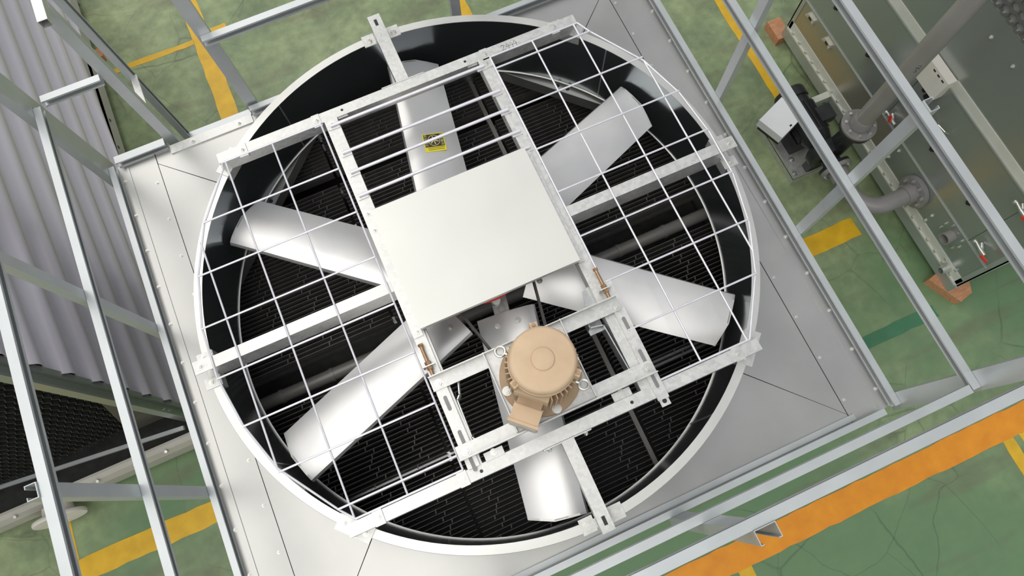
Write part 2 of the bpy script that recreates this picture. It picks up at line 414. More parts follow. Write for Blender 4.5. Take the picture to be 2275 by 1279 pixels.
# ------------------------------------------------------------------ drift eliminator packs, headers below the fan
bays = [(-1.76, -.615), (-.595, .535), (.585, 1.76)]
rows = [(-1.56, -.13), (.10, 1.16), (1.27, 1.55)]
xn = ['left', 'middle', 'right']; yn = ['in front of the centre beam', 'behind the centre beam', 'at the back of the fan ring']
ES, EP, EH = -.84, .0292, .11
for i, (x0, x1) in enumerate(bays):
    sl = MB()
    w = (x1 - x0) / 2
    prof = [(-.0020, 0), (.0020, 0), (.0020, .06), (.0055, .108), (.0015, .108), (-.0020, .062)]
    sl.extrude(prof, (-w, 0, -EH), (w, 0, -EH), (0, 1, 0), (0, 0, 1))
    slat = sl.mesh('slat', 'black_edge')
    for j, (y0, y1) in enumerate(rows):
        t = thing('drift_eliminator', 'black slatted drift eliminator pack, %s bay, %s' % (xn[i], yn[j]), 'eliminator', ((x0 + x1) / 2, (y0 + y1) / 2, ES - EH), 'drift eliminator packs')
        n = int((y1 - y0) / EP) + 1
        for k in range(n):
            inst('slat', slat, t, ((x0 + x1) / 2, y0 + EP * k, ES))
        sp = MB()
        ncol = 4
        for k in range(n - 1):
            for c in range(ncol):
                xx = x0 + (x1 - x0) * (c + .5) / ncol + (.035 if k % 2 else -.0) - .012 * (k % 5)
                sp.obox((xx, y0 + EP * k + EP / 2 + .009, ES - .008), (1, 0, 0), (.25, 1, 0), .0035, EP / 2 - .001, .004)
        part('spacers', sp, 'black_edge', t, kind='stuff')
part('support_beam', MB().box(-1.78, 1.78, -.88, -.82, ES - EH - .10, ES - EH), 'galv', tower)
part('support_beam', MB().box(-1.78, 1.78, .82, .88, ES - EH - .10, ES - EH), 'galv', tower)
part('support_beam', MB().box(.545, .575, -1.60, 1.57, ES - EH - .0, ES - .07), 'pvc_riser', tower)
part('support_beam', MB().box(-1.78, 1.78, -1.59, -1.53, ES - EH - .10, ES - EH), 'galv', tower)
part('support_beam', MB().box(-1.78, 1.78, 1.50, 1.56, ES - EH - .10, ES - EH), 'galv', tower)
part('support_beam', MB().box(-1.78, 1.78, -.20, -.13, ES - EH - .10, ES - EH), 'galv', tower)
part('support_beam', MB().box(-1.78, 1.78, .10, .15, ES - EH - .10, ES - EH), 'galv', tower)
for y, nm in ((-.015, 'under the centre beam'), (1.215, 'at the back of the fan ring')):
    hd = thing('spray_header', 'grey spray header pipe between black slats ' + nm, 'pipe', (0, y, -1.15), 'spray header pipes')
    part('pipe', MB().cyl((-1.775, y, -1.10), (1.775, y, -1.10), .045, 20), 'pvc_riser', hd)
    for k in range(9):
        xx = -1.5 + .36 * k
        part('collar', MB().cyl((xx - .012, y, -1.10), (xx + .012, y, -1.10), .050, 20), 'pvc_riser', hd)
part('fill_pack', MB().box(-1.77, 1.77, -1.59, 1.56, -1.75, -1.35), 'black_fill', tower)

# ------------------------------------------------------------------ fan
fan = thing('fan', 'six bladed white metal axial fan inside the big ring', 'fan', (0, 0, -.62))
hubm = MB().lathe([(0, -.20), (.15, -.20), (.17, -.22), (.17, -.32), (.15, -.34), (0, -.34)], (0, 0, 0), 32)
part('hub', hubm, 'hot_dip', fan)
part('shaft', MB().cyl((0, 0, -.62), (0, 0, .06), .035, 20), 'bolt_zinc', fan)
TH0 = math.radians(80.3)
sec = [(.168, -.030), (.160, -.010), (.125, .006), (.06, .014), (-.02, .014), (-.10, .007), (-.168, -.006)]   # (towards leading edge, camber height)
def blade_pts(r, pitch, scale=1.0):
    cs, sn = math.cos(pitch), math.sin(pitch)
    top = []; bot = []
    for v, h in sec:
        v *= scale; th = .007 if abs(v) < .15 else .003
        top.append((v * cs - h * sn, v * sn + h * cs)); bot.append((v * cs - (h - th) * sn, v * sn + (h - th) * cs))
    return top + bot[::-1]
def make_blade():
    mb = MB(); rings = []
    for r, tw, sc_ in ((.29, 14, 1.03), (.5, 13, 1.02), (.75, 12, 1.0), (1.0, 11, .98), (1.25, 10, .96), (1.40, 9.5, .95)):
        rings.append([V(r, v, z - .25) for v, z in blade_pts(r, math.radians(tw), sc_)])
    # tip: the trailing half is cut back slightly, as a clipped corner
    last = [V(1.452 - (.0 if v > -.02 else (-.02 - v) * .30), v, z - .25) for v, z in blade_pts(1.45, math.radians(9.5), .95)]
    rings.append(last)
    mb.loft(rings, True, True)
    return mb
BL = make_blade()
BLM = BL.mesh('blade', 'blade_metal', (0, 0, -.62))
tipc = MB()
tp = blade_pts(1.44, math.radians(9.5), .955)
tipc.loft([[V(r - (.0 if v > -.02 else (-.02 - v) * .30), v, z - .25) for v, z in tp] for r in (1.444, 1.456)])
TIPM = tipc.mesh('tip_cap', 'lip_metal', (0, 0, -.62))
arm = MB().box(.12, .44, -.06, .03, -.285, -.270)
ARMM = arm.mesh('blade_arm', 'hot_dip', (0, 0, -.62))
blades = []
for k in range(6):
    th = TH0 + k * PI / 3
    o = bpy.data.objects.new('blade', BLM); COL.objects.link(o); o.parent = fan
    o.location = (-.085 * math.sin(th), .085 * math.cos(th), 0); o.rotation_euler = (0, 0, th)
    blades.append(o)
    for nm, me in (('tip_cap', TIPM), ('blade_arm', ARMM)):
        c = bpy.data.objects.new(nm, me); COL.objects.link(c); c.parent = o
    for rr, vv in ((.36, .06), (.36, -.06)):
        c = bpy.data.objects.new('bolt', BOLT); COL.objects.link(c); c.parent = o
        c.location = (rr, vv, .375 + .013 + vv * .24)
# warning sticker on one blade
def text_mesh(s, size, mat, ext=.0):
    cu = bpy.data.curves.new('txt', 'FONT'); cu.body = s; cu.size = size; cu.align_x = 'CENTER'; cu.align_y = 'CENTER'; cu.extrude = ext
    ob = bpy.data.objects.new('txt', cu); COL.objects.link(ob)
    dg = bpy.context.evaluated_depsgraph_get(); dg.update()
    me = bpy.data.meshes.new_from_object(ob.evaluated_get(dg))
    bpy.data.objects.remove(ob); bpy.data.curves.remove(cu)
    me.materials.clear(); me.materials.append(M[mat]); return me
SR, SV = .855, -.010      # place on the blade: along and across
pit = math.radians(11.6)
def st(u, v, h=.0):       # sticker coordinates -> blade coordinates
    vv = SV + v
    return V(SR + u, vv * math.cos(pit) - (.0156 + h) * math.sin(pit), vv * math.sin(pit) + (.0156 + h) * math.cos(pit) + .37)
def stquad(u0, u1, v0, v1, h0, h1):
    mb = MB()
    mb.loft([[st(u0, v0, h), st(u1, v0, h), st(u1, v1, h), st(u0, v1, h)] for h in (h0, h1)])
    return mb
def stpart(name, mb, mat):
    me = mb.mesh(name, mat); o = bpy.data.objects.new(name, me); COL.objects.link(o); o.parent = blades[0]; return o
stk = stpart('warning_sticker', stquad(-.062, .062, -.066, .066, -.004, .0008), 'sticker_yellow')
stk['label'] = 'yellow and brown warning sticker with a fan symbol'
mbk = stquad(-.030, .057, -.060, .060, .0004, .0014)
stpart('sticker_panel', mbk, 'sticker_brown')
sy = MB(); n = 28; cu_, cv_ = .0135, 0.0
for i in range(n):
    a, b = 2 * PI * i / n, 2 * PI * (i + 1) / n
    sy.loft([[st(cu_ + r * math.cos(t), cv_ + r * math.sin(t), h) for r, t in ((.0345, a), (.0375, a), (.0375, b), (.0345, b))] for h in (.0014, .0019)])
for i in range(6):
    a = 2 * PI * i / 6 + .2; ca, sa = math.cos(a), math.sin(a)
    q4 = [(.004, -.002), (.028, -.0032), (.028, .0032), (.004, .002)]
    sy.loft([[st(cu_ + x * ca - y * sa, cv_ + x * sa + y * ca, h) for x, y in q4] for h in (.0014, .0019)])
stpart('fan_symbol', sy, 'sticker_print')
Q = st(0, 0); ex = (st(0, -1) - Q).normalized(); ey = (st(1, 0) - Q).normalized(); ez = ex.cross(ey)
for col, s in ((.049, '\u98ce\u673a\u8fd0\u884c'), (-.049, '\u8bf7\u52ff\u9760\u8fd1')):
    for k, ch in enumerate(s):
        me = text_mesh(ch, .019, 'sticker_print')
        o = bpy.data.objects.new('sticker_character', me); COL.objects.link(o); o.parent = blades[0]
        p = st(.045 - .021 * k, col, .002)
        o.matrix_local = Matrix(((ex.x, ey.x, ez.x, p.x), (ex.y, ey.y, ez.y, p.y), (ex.z, ey.z, ez.z, p.z), (0, 0, 0, 1)))
for k in range(2):
    stpart('sticker_line', stquad(-.050 + .011 * k, -.047 + .011 * k, -.055, .045, .0008, .0012), 'sticker_brown')

# ------------------------------------------------------------------ beams across the ring
def clip_plate(t, x, y, z, wx, wy, th=.006, bolt=BOLT):
    p = part('clip', MB().box(x - wx / 2, x + wx / 2, y - wy / 2, y + wy / 2, z, z + th), 'hot_dip', t)
    inst('bolt', bolt, t, (x, y, z + th))
    return p
def rim_foot(t, a, r=1.53, z=0.0, L=.085):
    """small angle bolted on the ring lip below a beam end"""
    c, s = math.cos(a), math.sin(a)
    mb = MB().obox((r * c, r * s, z + .004), (-s, c, 0), (c, s, 0), L, .040, .0035)
    mb.obox(((r - .036) * c, (r - .036) * s, z - .028), (-s, c, 0), (c, s, 0), L, .0035, .034)
    f = part('rim_foot', mb, 'hot_dip', t)
    for k in (-1, 1): inst('bolt', BOLT, t, (r * c - s * k * L * .62, r * s + c * k * L * .62, z + .0075))
    return f
def hollow(x0, x1, y0, y1, z0, z1, t=.004):
    """square tube along X, open at the ends"""
    mb = MB(); O = [(y0, z0), (y1, z0), (y1, z1), (y0, z1)]; I = [(y0 + t, z0 + t), (y1 - t, z0 + t), (y1 - t, z1 - t), (y0 + t, z1 - t)]
    vs = [(x, *p) for x in (x0, x1) for L in (O, I) for p in L]; fs = []
    for i in range(4):
        j = (i + 1) % 4
        fs += [(i, j, 8 + j, 8 + i), (4 + j, 4 + i, 12 + i, 12 + j), (j, i, 4 + i, 4 + j), (8 + i, 8 + j, 12 + j, 12 + i)]
    return mb.add(vs, fs)
b1 = thing('cross_member', 'galvanised beam across the back of the fan ring, marked 2444 in ink', 'beam', (0, 1.078, 0), 'beams across the fan ring')
part('tube', hollow(-1.100, 1.103, 1.048, 1.110, .006, .10), 'hot_dip', b1)
for a in (math.radians(134.2), math.radians(45.6)): rim_foot(b1, a)
for x in (-.955, .962, -.515, .522):
    clip_plate(b1, x, 1.074, .1005, .05 if abs(x) > .6 else .045, .072)
    part('clip_tab', MB().box(x - .024, x + .024, 1.030, 1.046, .075, .1065), 'hot_dip', b1)
for x in (-.36, .40):
    part('bolt_hole', MB().cyl((x, 1.080, .0995), (x, 1.080, .1012), .008, 10), 'black_plastic', b1)
b2 = thing('cross_member', 'galvanised beam across the front of the fan ring below the tan motor', 'beam', (0, -1.068, 0), 'beams across the fan ring')
part('tube', hollow(-1.115, 1.128, -1.100, -1.036, .006, .10), 'hot_dip', b2)
for a in (math.radians(-136.0), math.radians(-43.8)): rim_foot(b2, a, L=.095)
for x in (-.957, 1.0, -.515):
    clip_plate(b2, x, -1.068, .1005, .05, .075)
for x in (-.42, .40): part('bolt_hole', MB().cyl((x, -1.07, .0995), (x, -1.07, .1012), .009, 10), 'black_plastic', b2)
b3 = thing('cross_member', 'deep galvanised beam across the middle of the ring under the cover plate', 'beam', (0, -.012, -.06), 'beams across the fan ring')
for q0, q1 in ((-1.490, -.4785), (.5405, 1.490)): part('tube', hollow(q0, q1, -.042, .020, -.055, .10), 'hot_dip', b3)
for s in (-1, 1):
    part('end_plate', MB().box(*sorted((s * 1.486, s * 1.495)), -.115, .090, -.075, .015), 'hot_dip', b3)
    for y0, y1 in ((.035, .088), (-.112, -.052)):
        part('rim_clip', MB().box(*sorted((s * 1.482, s * 1.568)), y0, y1, .001, .008), 'hot_dip', b3)
        inst('bolt', BOLT, b3, (s * 1.532, (y0 + y1) / 2, .008))
    part('rim_clip', MB().box(*sorted((s * 1.47, s * 1.565)), -.045, .025, .100, .107), 'hot_dip', b3)
    inst('bolt', BOLT, b3, (s * 1.53, -.01, .107))
# short struts from the two outer beams to the rim
def strut(label, x0, x1, y_in, y_out, sg):
    t = thing('strut', label, 'strut', ((x0 + x1) / 2, (y_in + y_out) / 2, .0), 'short struts to the ring rim')
    ys = sorted((y_in, y_out))
    part('angle', MB().box(x0, x1, ys[0], ys[1], .090, .096).box(x0, x0 + .006, ys[0], ys[1], .012, .090), 'hot_dip', t)
    xc = (x0 + x1) / 2
    part('end_plate', MB().box(xc - .13, xc + .13, *sorted((y_in, y_in + sg * .006)), .03, .10), 'hot_dip', t)
    for k in (-1, 1):
        sidebolt(t, (xc + k * .10, y_in + sg * .006, .065), '+y' if sg > 0 else '-y')
        xk = xc + k * .078
        part('rim_clip', MB().box(xk - .037, xk + .037, *sorted((sg * 1.475, sg * 1.553)), .001, .008), 'hot_dip', t)
        inst('bolt', BOLT_BIG, t, (xk, sg * 1.512, .008))
    part('foot', MB().box(x0, x1, *sorted((sg * 1.478, sg * 1.55)), .0085, .012), 'hot_dip', t)
    yy = y_out - sg * .055
    part('slot', MB().box(xc - .009, xc + .009, yy - .022, yy + .022, .0955, .0968), 'black_plastic', t)
strut('short galvanised strut from the back beam to the rim above the sticker blade', -.012, .063, 1.112, 1.60, 1)
strut('short galvanised strut from the front beam down to the rim by the deck edge', -.005, .062, -1.102, -1.575, -1)

# ------------------------------------------------------------------ wire guards
def wire_guard(label, outline, xs, ys, xin, base):
    t = thing('wire_guard', label, 'guard', base, 'wire guards over the fan')
    ZW = .107
    for a, b in zip(outline, outline[1:]): part('edge_wire', MB().cyl((*a, ZW), (*b, ZW), .0055, 8), 'wire_zinc', t)
    for x, y0, y1 in xs: part('wire', MB().cyl((x, y0, ZW), (x, y1, ZW), .0055, 8), 'wire_zinc', t)
    for y, x0, x1 in ys: part('wire', MB().cyl((x0, y, ZW + .009), (x1, y, ZW + .009), .0055, 8), 'wire_zinc', t)
lo = [(-.50, 1.042), (-1.085, 1.042), (-1.09, 1.00), (-1.28, .733), (-1.395, .466), (-1.462, .183), (-1.468, -.094), (-1.42, -.38), (-1.328, -.652), (-1.119, -.957), (-1.06, -1.028), (-.50, -1.028), (-.50, 1.042)]
wire_guard('white wire mesh guard over the left half of the fan', lo,
           [(-1.330, .637, -.652), (-1.064, 1.042, -1.028), (-.790, 1.042, -1.028)],
           [(.735 - .2815 * k, x, -.50) for k, x in enumerate((-1.28, -1.395, -1.462, -1.468, -1.42, -1.328, -1.119))], -.5, (-1.0, 0, .10))
ro = [(.542, 1.042), (1.10, 1.042), (1.141, .959), (1.339, .653), (1.428, .380), (1.464, .092), (1.460, -.185), (1.398, -.473), (1.293, -.727), (1.090, -1.028), (.542, -1.028), (.542, 1.042)]
wire_guard('white wire mesh guard over the right half of the fan', ro,
           [(.809, 1.042, -1.028), (1.075, 1.042, -1.028), (1.339, .653, -.62)],
           [(.955 - .2815 * k, .542, x) for k, x in enumerate((1.141, 1.339, 1.428, 1.464, 1.460, 1.398, 1.293))], .54, (1.0, 0, .10))

# ------------------------------------------------------------------ drive frame: side beams, bars, motor carrier
fr = thing('drive_carriage', 'galvanised carriage of two long side beams carrying cover and motor', 'carriage', (0, 0, .0))
def side_beam(x0, x1):
    part('side_beam', MB().box(x0, x1, -1.036, 1.048, .094, .10).box(x0, x0 + .006, -1.036, 1.048, .012, .094).box(x1 - .006, x1, -1.036, 1.048, .012, .094), 'hot_dip', fr)
side_beam(-.478, -.402); side_beam(.468, .540)
for x, s in ((-.44, -1), (.504, 1)):
    part('end_tab', MB().box(x - .034, x + .034, .985, 1.036, .1004, .1058), 'hot_dip', fr); inst('bolt', BOLT, fr, (x, 1.015, .1058))
    part('splice_angle', MB().box(*sorted((x - s * .042, x - s * .10)), 1.040, 1.047, .02, .09), 'hot_dip', fr)
for y, x0, x1 in ((1.003, -.455, .490), (.817, -.45, .506), (.687, -.45, .500), (.537, -.457, .505), (.423, -.455, .515)):
    b = part('guard_bar', MB().cyl((x0, y, .112), (x1, y, .112), .0095, 10), 'wire_zinc', fr)
    for x in (x0 + .02, x1 - .02): part('bar_clip', MB().box(x - .03, x + .03, y - .022, y - .006, .100, .106), 'hot_dip', b)
# slotted slide bars for the motor carrier
def slide_bar(x0, x1, y0, y1, name='slide_bar'):
    o = part(name, MB().box(x0, x1, y0, y1, .1008, .118), 'hot_dip', fr)
    xc = (x0 + x1) / 2
    for y in (-.70, -.885, -1.02):
        part('slot', MB().poly([(xc + .010 * math.cos(t) , y + (.030 if math.sin(t) > 0 else -.030) + .010 * math.sin(t)) for t in [2 * PI * i / 16 for i in range(16)]], .1175, .1188), 'pvc_grey', o)
    return o
slide_bar(-.474, -.415, -1.04, -.30); slide_bar(.520, .580, -1.12, -.45)
part('end_tab', MB().box(.525, .575, -1.155, -1.085, .105, .110), 'hot_dip', fr)
part('slot', MB().cyl((.55, -1.13, .1095), (.55, -1.13, .111), .012, 12), 'black_plastic', fr)
# crossing angles
def xangle(x0, x1, y_up, yf, zb=.1185):
    ys = sorted((y_up, yf))
    return MB().box(x0, x1, ys[0], ys[1], zb, zb + .006).box(x0, x1, *sorted((y_up, y_up + (.006 if yf > y_up else -.006))), zb + .006, zb + .050)
part('carrier_angle', xangle(-.485, .560, -.548, -.622), 'hot_dip', fr)
part('carrier_angle', xangle(-.495, .575, -.990, -.915), 'hot_dip', fr)
for x, y in ((-.447, -.592), (.545, -.600), (-.452, -.955), (.548, -.950)): inst('bolt', BOLT_BIG, fr, (x, y, .1245))
part('motor_plate', MB().box(-.185, .248, -.975, -.545, .125, .136), 'hot_dip', fr)
for x in (-.185, .242): part('plate_rib', MB().box(x - .003, x + .003, -.975, -.545, .136, .165), 'hot_dip', fr)
# bent gusset straps under the slide bars
def strap(pts, w=.085, z=.02):
    mb = MB()
    for a, b in zip(pts, pts[1:]):
        d = V(b[0] - a[0], b[1] - a[1], 0); c = V((a[0] + b[0]) / 2, (a[1] + b[1]) / 2, z); L = d.length / 2; d.normalize()
        mb.obox(c, d, V(-d.y, d.x, 0), L + .002, .003, w / 2)
    return mb
part('gusset_strap', strap([(.375, -.60), (.375, -.640), (.445, -.655), (.462, -.93), (.515, -.985)], .11, .045), 'galv', fr)
part('gusset_strap', strap([(-.35, -.60), (-.375, -.68), (-.395, -.70), (-.40, -.90), (-.36, -.955)], .09, .05), 'galv', fr)
part('gusset_plate', MB().box(.372, .455, -.668, -.604, .020, .026), 'galv', fr)
part('gusset_plate', MB().poly([(.43, -.44), (.53, -.40), (.53, -.53), (.41, -.54)], .04, .046), 'galv', fr)
for x in (-.457, .527):
    r = part('tension_rod', MB().cyl((x, -.375, .142), (x, -.548, .142), .009, 12), 'brass_rod', fr)
    part('rod_head', MB().cyl((x, -.372, .142), (x, -.384, .142), .015, 6, smooth=False), 'brass_rod', r)
    part('lock_nut', MB().cyl((x, -.470, .142), (x, -.486, .142), .017, 6, smooth=False), 'brass_rod', r)
    part('lock_nut', MB().cyl((x, -.500, .142), (x, -.514, .142), .016, 6, smooth=False), 'brass_rod', r)
    part('rod_lug', MB().box(x - .032, x + .032, -.496, -.490, .1005, .158), 'hot_dip', r)
for x, y in ((.37, -1.005), (-.33, -1.01)):
    part('hold_down', MB().box(x - .05, x + .05, y - .03, y + .012, .1005, .107), 'hot_dip', fr); inst('bolt', BOLT, fr, (x, y, .107))
# folded cover over the big pulley
cv = thing('pulley_cover', 'large square cream metal cover plate over the fan centre', 'cover', (.02, .04, .10))
cm = MB().box(-.425, .470, -.308, .398, .176, .182)
cm.box(-.425, -.421, -.300, .398, .125, .176).box(.466, .470, -.300, .398, .125, .176).box(-.421, .466, .394, .398, .125, .176)
cm.box(-.425, .470, -.308, -.304, .150, .176)
part('cover_plate', cm, 'cover_paint', cv)
part('side_flange', MB().box(-.474, -.424, -.330, .430, .1005, .125), 'hot_dip', cv)
part('side_flange', MB().box(.469, .500, -.305, .400, .1005, .125), 'hot_dip', cv)
for x, y, z in ((-.452, .415, .125), (-.452, .312, .125), (-.449, -.296, .125), (.484, -.287, .125)): inst('bolt', BOLT, cv, (x, y, z))
# pulleys and belts
pul = thing('drive_pulley', 'big red grooved pulley peeking out under the cover plate', 'pulley', (0, 0, -.02))
part('rim', MB().lathe([(.268, -.02), (.275, -.018), (.262, -.008), (.275, .003), (.262, .014), (.275, .025), (.262, .036), (.275, .046), (.268, .050), (.235, .050), (.235, -.02)], (0, 0, 0), 64, closed=True), 'red_paint', pul)
for k in range(4):
    a = k * PI / 2 + .5; part('spoke', MB().obox((.14 * math.cos(a), .14 * math.sin(a), .014), (math.cos(a), math.sin(a), 0), (-math.sin(a), math.cos(a), 0), .11, .03, .012), 'red_paint', pul)
part('boss', MB().lathe([(.036, -.02), (.07, -.02), (.07, .055), (.036, .055)], (0, 0, 0), 24, closed=True), 'red_paint', pul)
MX, MY = .034, -.767
mp_ = thing('motor_pulley', 'small dark pulley under the tan motor', 'pulley', (MX, MY, -.03))
part('rim', MB().lathe([(0, -.02), (.10, -.02), (.10, .05), (.03, .05), (.03, .11), (0, .11)], (MX, MY, 0), 32), 'belt_rubber', mp_)
for s, lab in ((-1, 'dark rubber drive belt running left of the motor'), (1, 'dark rubber drive belt running right of the motor')):
    p0 = V(s * .268, -.02, .015); p1 = V(MX + s * .100, MY - .02, .015)
    d = (p1 - p0).normalized(); nn = V(-d.y, d.x, 0)
    solo('drive_belt', MB().obox((p0 + p1) / 2, d, nn, (p1 - p0).length / 2, .006, .026), 'belt_rubber', lab, 'belt', (p0 + p1) / 2 - V(0, 0, .026), 'drive belts to the motor')
br = thing('shaft_bearing', 'blue grey shaft bearing hanging just below the red pulley', 'bearing', (0, 0, -.17))
part('housing', MB().lathe([(.036, -.17), (.085, -.17), (.09, -.16), (.09, -.06), (.08, -.045), (.036, -.045)], (0, 0, 0), 32, closed=True), 'galv_rail', br)
part('arm', MB().box(-.022, .022, -.27, -.085, -.16, -.13), 'galv_rail', br)
part('grease_pipe', MB().cyl((0, -.255, -.145), (0, -.275, -.02), .024, 16), 'galv_rail', br)

# ------------------------------------------------------------------ motor
mo = thing('electric_motor', 'tan painted finned electric motor standing upright on the frame', 'motor', (MX, MY, .136))
C0 = V(MX, MY, 0)
part('mounting_flange', MB().lathe([(0, .136), (.202, .136), (.206, .140), (.206, .156), (.200, .160), (.14, .163)], C0, 48), 'motor_dark', mo)
part('body', MB().lathe([(.150, .160), (.150, .175), (.126, .195), (.126, .50), (.122, .505)], C0, 48), 'motor_tan', mo)
for k in range(40):
    a = 2 * PI * k / 40
    da = math.degrees(a)
    if 200 < da < 254: continue
    c, s = math.cos(a), math.sin(a)
    part('fin', MB().obox((MX + .148 * c, MY + .148 * s, .335), (c, s, 0), (-s, c, 0), .024, .0026, .135), 'motor_tan', mo)
cw = part('fan_cowl', MB().lathe([(.150, .475), (.154, .49), (.154, .572), (.151, .588), (.142, .598), (.134, .600), (.054, .601), (.050, .608), (.044, .610), (0, .610)], C0, 64), 'motor_tan', mo)
part('cowl_rim', MB().lathe([(.1525, .535), (.1575, .539), (.1575, .547), (.1525, .551)], C0, 64), 'motor_tan', cw)
for a in (80, 196, 316):
    r = math.radians(a); c, s = math.cos(r), math.sin(r)
    lug = part('cowl_lug', MB().obox((MX + .160 * c, MY + .160 * s, .53), (c, s, 0), (-s, c, 0), .017, .017, .040), 'motor_tan', mo)
    part('lug_bolt', MB().cyl((MX + .165 * c, MY + .165 * s, .570), (MX + .165 * c, MY + .165 * s, .579), .009, 6, smooth=False), 'motor_dark', lug)
for a in (180 + 1.5, 180 + 91.5, 1.5, 91.5):
    r = math.radians(a); inst('bolt', BOLT_BIG, mo, (MX + .184 * math.cos(r), MY + .184 * math.sin(r), .160))
# terminal box on its neck
ta = math.radians(227); tc_, ts = math.cos(ta), math.sin(ta)
def tb(r, w, z): return V(MX + r * tc_ - w * ts, MY + r * ts + w * tc_, z)
d, e = V(tc_, ts, 0), V(-ts, tc_, 0)
part('body_shoulder', MB().obox(tb(.128, 0, .32), d, e, .030, .082, .14), 'motor_tan', mo)
part('box_neck', MB().obox(tb(.168, 0, .30), d, e, .022, .060, .065), 'motor_dark', mo)
bxp = part('terminal_box', MB().obox(tb(.225, 0, .28), d, e, .040, .070, .072), 'motor_tan', mo)
part('box_lid', MB().obox(tb(.272, 0, .28), d, e, .007, .075, .077), 'motor_tan', bxp)
part('lid_gasket', MB().obox(tb(.2815, 0, .27), d, e, .0025, .066, .060), 'frp_white', bxp)
part('box_seam', MB().obox(tb(.187, 0, .28), d, e, .003, .073, .075), 'motor_dark', bxp)
def eye(a, z):
    r = math.radians(a); c, s = math.cos(r), math.sin(r); cc = V(MX + .172 * c, MY + .172 * s, z)
    pts = [cc + V(c, s, 0) * (.040 + .024 * math.cos(t)) + V(-s, c, 0) * (.024 * math.sin(t)) for t in [2 * PI * i / 20 for i in range(21)]]
    o = part('eye_bolt', MB().tube(pts, .0075, 8), 'bolt_zinc', mo)
    part('eye_shank', MB().cyl(cc - V(c, s, 0) * .05, cc + V(c, s, 0) * .016, .008, 8), 'bolt_zinc', o)
eye(133, .35); eye(-44, .33)

# handwriting on the back beam
def strokes(name, t, polys, mat, tr, r):
    for pl in polys:
        part(name, MB().tube([tr(x, y) for x, y in pl], r, 6), mat, t)
def digits():
    two = [(0, .8), (.25, 1), (.5, .8), (.4, .5), (0, 0), (.55, .05)]
    four = lambda o: [[(o + .3, 1), (o, .35), (o + .55, .40)], [(o + .45, .75), (o + .38, -.15)]]
    return [two] + four(.7) + four(1.3) + four(1.9)
strokes('ink_mark', b1, digits(), 'ink', lambda x, y: V(.628 + x * .040, 1.058 + y * .034, .1005), .0012)

# ------------------------------------------------------------------ neighbouring tower on the left
nb = thing('cooling_tower', 'neighbouring cooling tower with corrugated side wall and black honeycomb fill', 'cooling tower', (-4.2, 2.5, FZ))
WX = -2.46
tilt = math.radians(10.0)
# corrugated wall: ridges run back, slightly inclined
prof = []
pitch = .298
zlo, zhi, y0w, y1w = -2.02, .75, .42, 5.2
nz = 12
def wave(u):
    f = (u / pitch) % 1.0
    pts = [(0, 0), (.30, 0), (.46, 1), (.70, 1), (.84, .25), (.92, .25), (1.0, 0)]
    for (a, va), (b, vb) in zip(pts, pts[1:]):
        if a <= f <= b: return va + (vb - va) * (f - a) / (b - a)
    return 0
rowsz = []
u = -2.02 - math.tan(tilt) * (y1w - y0w) - .05
levels = []
while u < zhi + .05:
    for f in range(10): levels.append(u + f * pitch / 10)
    u += pitch
cmv = MB()
ring_a = []; ring_b = []
def xw(i): return WX + .078 * (0, .06, .28, .62, .92, 1, .94, .66, .32, .08)[i % 10]
vs = []; fs = []
ny = 8
for i, lv in enumerate(levels):
    for k in range(ny + 1):
        y = y0w + (y1w - y0w) * k / ny
        z = min(max(lv + math.tan(tilt) * (y - y0w), zlo), zhi)
        vs.append((xw(i), y, z))
for i in range(len(levels) - 1):
    for k in range(ny):
        a = i * (ny + 1) + k
        fs.append((a, a + 1, a + ny + 2, a + ny + 1))
cmv.add(vs, fs, True)
wall = part('corrugated_panel', cmv, 'corrugated', nb)
for k in range(10):
    for yy in (1.30, 2.6, 3.9):
        z = -1.93 + k * pitch + math.tan(tilt) * (yy - 1.3)
        if z < zhi: part('rivet', MB().cyl((WX - .002, yy, z), (WX + .006, yy, z), .007, 8), 'black_plastic', wall)
part('frame_back', MB().box(-5.8, WX - .004, .55, 5.2, zlo, zhi), 'base_grey', nb)
# corner post: deep channel
part('corner_post', MB().box(WX - .02, WX + .045,   .400, .435, -1.95, .75), 'tower_paint', nb, label='grey green corner post')
part('corner_post', MB().box(WX - .02, WX + .020, .340, .400, -1.95, .75), 'tower_paint', nb)
part('corner_post', MB().box(WX - .02, WX + .038, .326, .342, -1.95, .75), 'tower_paint', nb)
for z in (-1.52, -1.60): sidebolt(nb, (WX + .02, .36, z), '+x')
# honeycomb fill, each sheet a part
FY = .42
part('fill_core', MB().box(-5.6, -2.50, FY + .02, .54, -1.75, .7), 'black_plastic', nb)
sheet = MB()
nzz = 60
for k in range(nzz):
    z0_, z1_ = -1.75 + 2.4 * k / nzz, -1.75 + 2.4 * (k + 1) / nzz
    o = .010 if k % 2 else -.010
    sheet.loft([[V(o - .003, -.03, z0_), V(o + .003, -.03, z0_), V(o + .003, .03, z0_), V(o - .003, .03, z0_)], [V(-o - .003, -.03, z1_), V(-o + .003, -.03, z1_), V(-o + .003, .03, z1_), V(-o - .003, .03, z1_)]])
SHM = sheet.mesh('fill_sheet', 'black_fill')
for k in range(54):
    x = -2.515 - .055 * k
    inst('fill_sheet', SHM, nb, (x, FY, 0))
part('fill_side_panel', MB().extrude([(-2.84, -1.80), (-2.47, -1.80), (-2.47, -.9), (-2.55, -.9)], (0, .385, 0), (0, .395, 0), (1, 0, 0), (0, 0, 1)), 'dark_panel', nb)
part('fill_rail', MB().obox((-3.95, .405, -1.82), (-1, .10, 0), (-.10, -1, 0), 1.5, .014, .014), 'galv_rail', nb)
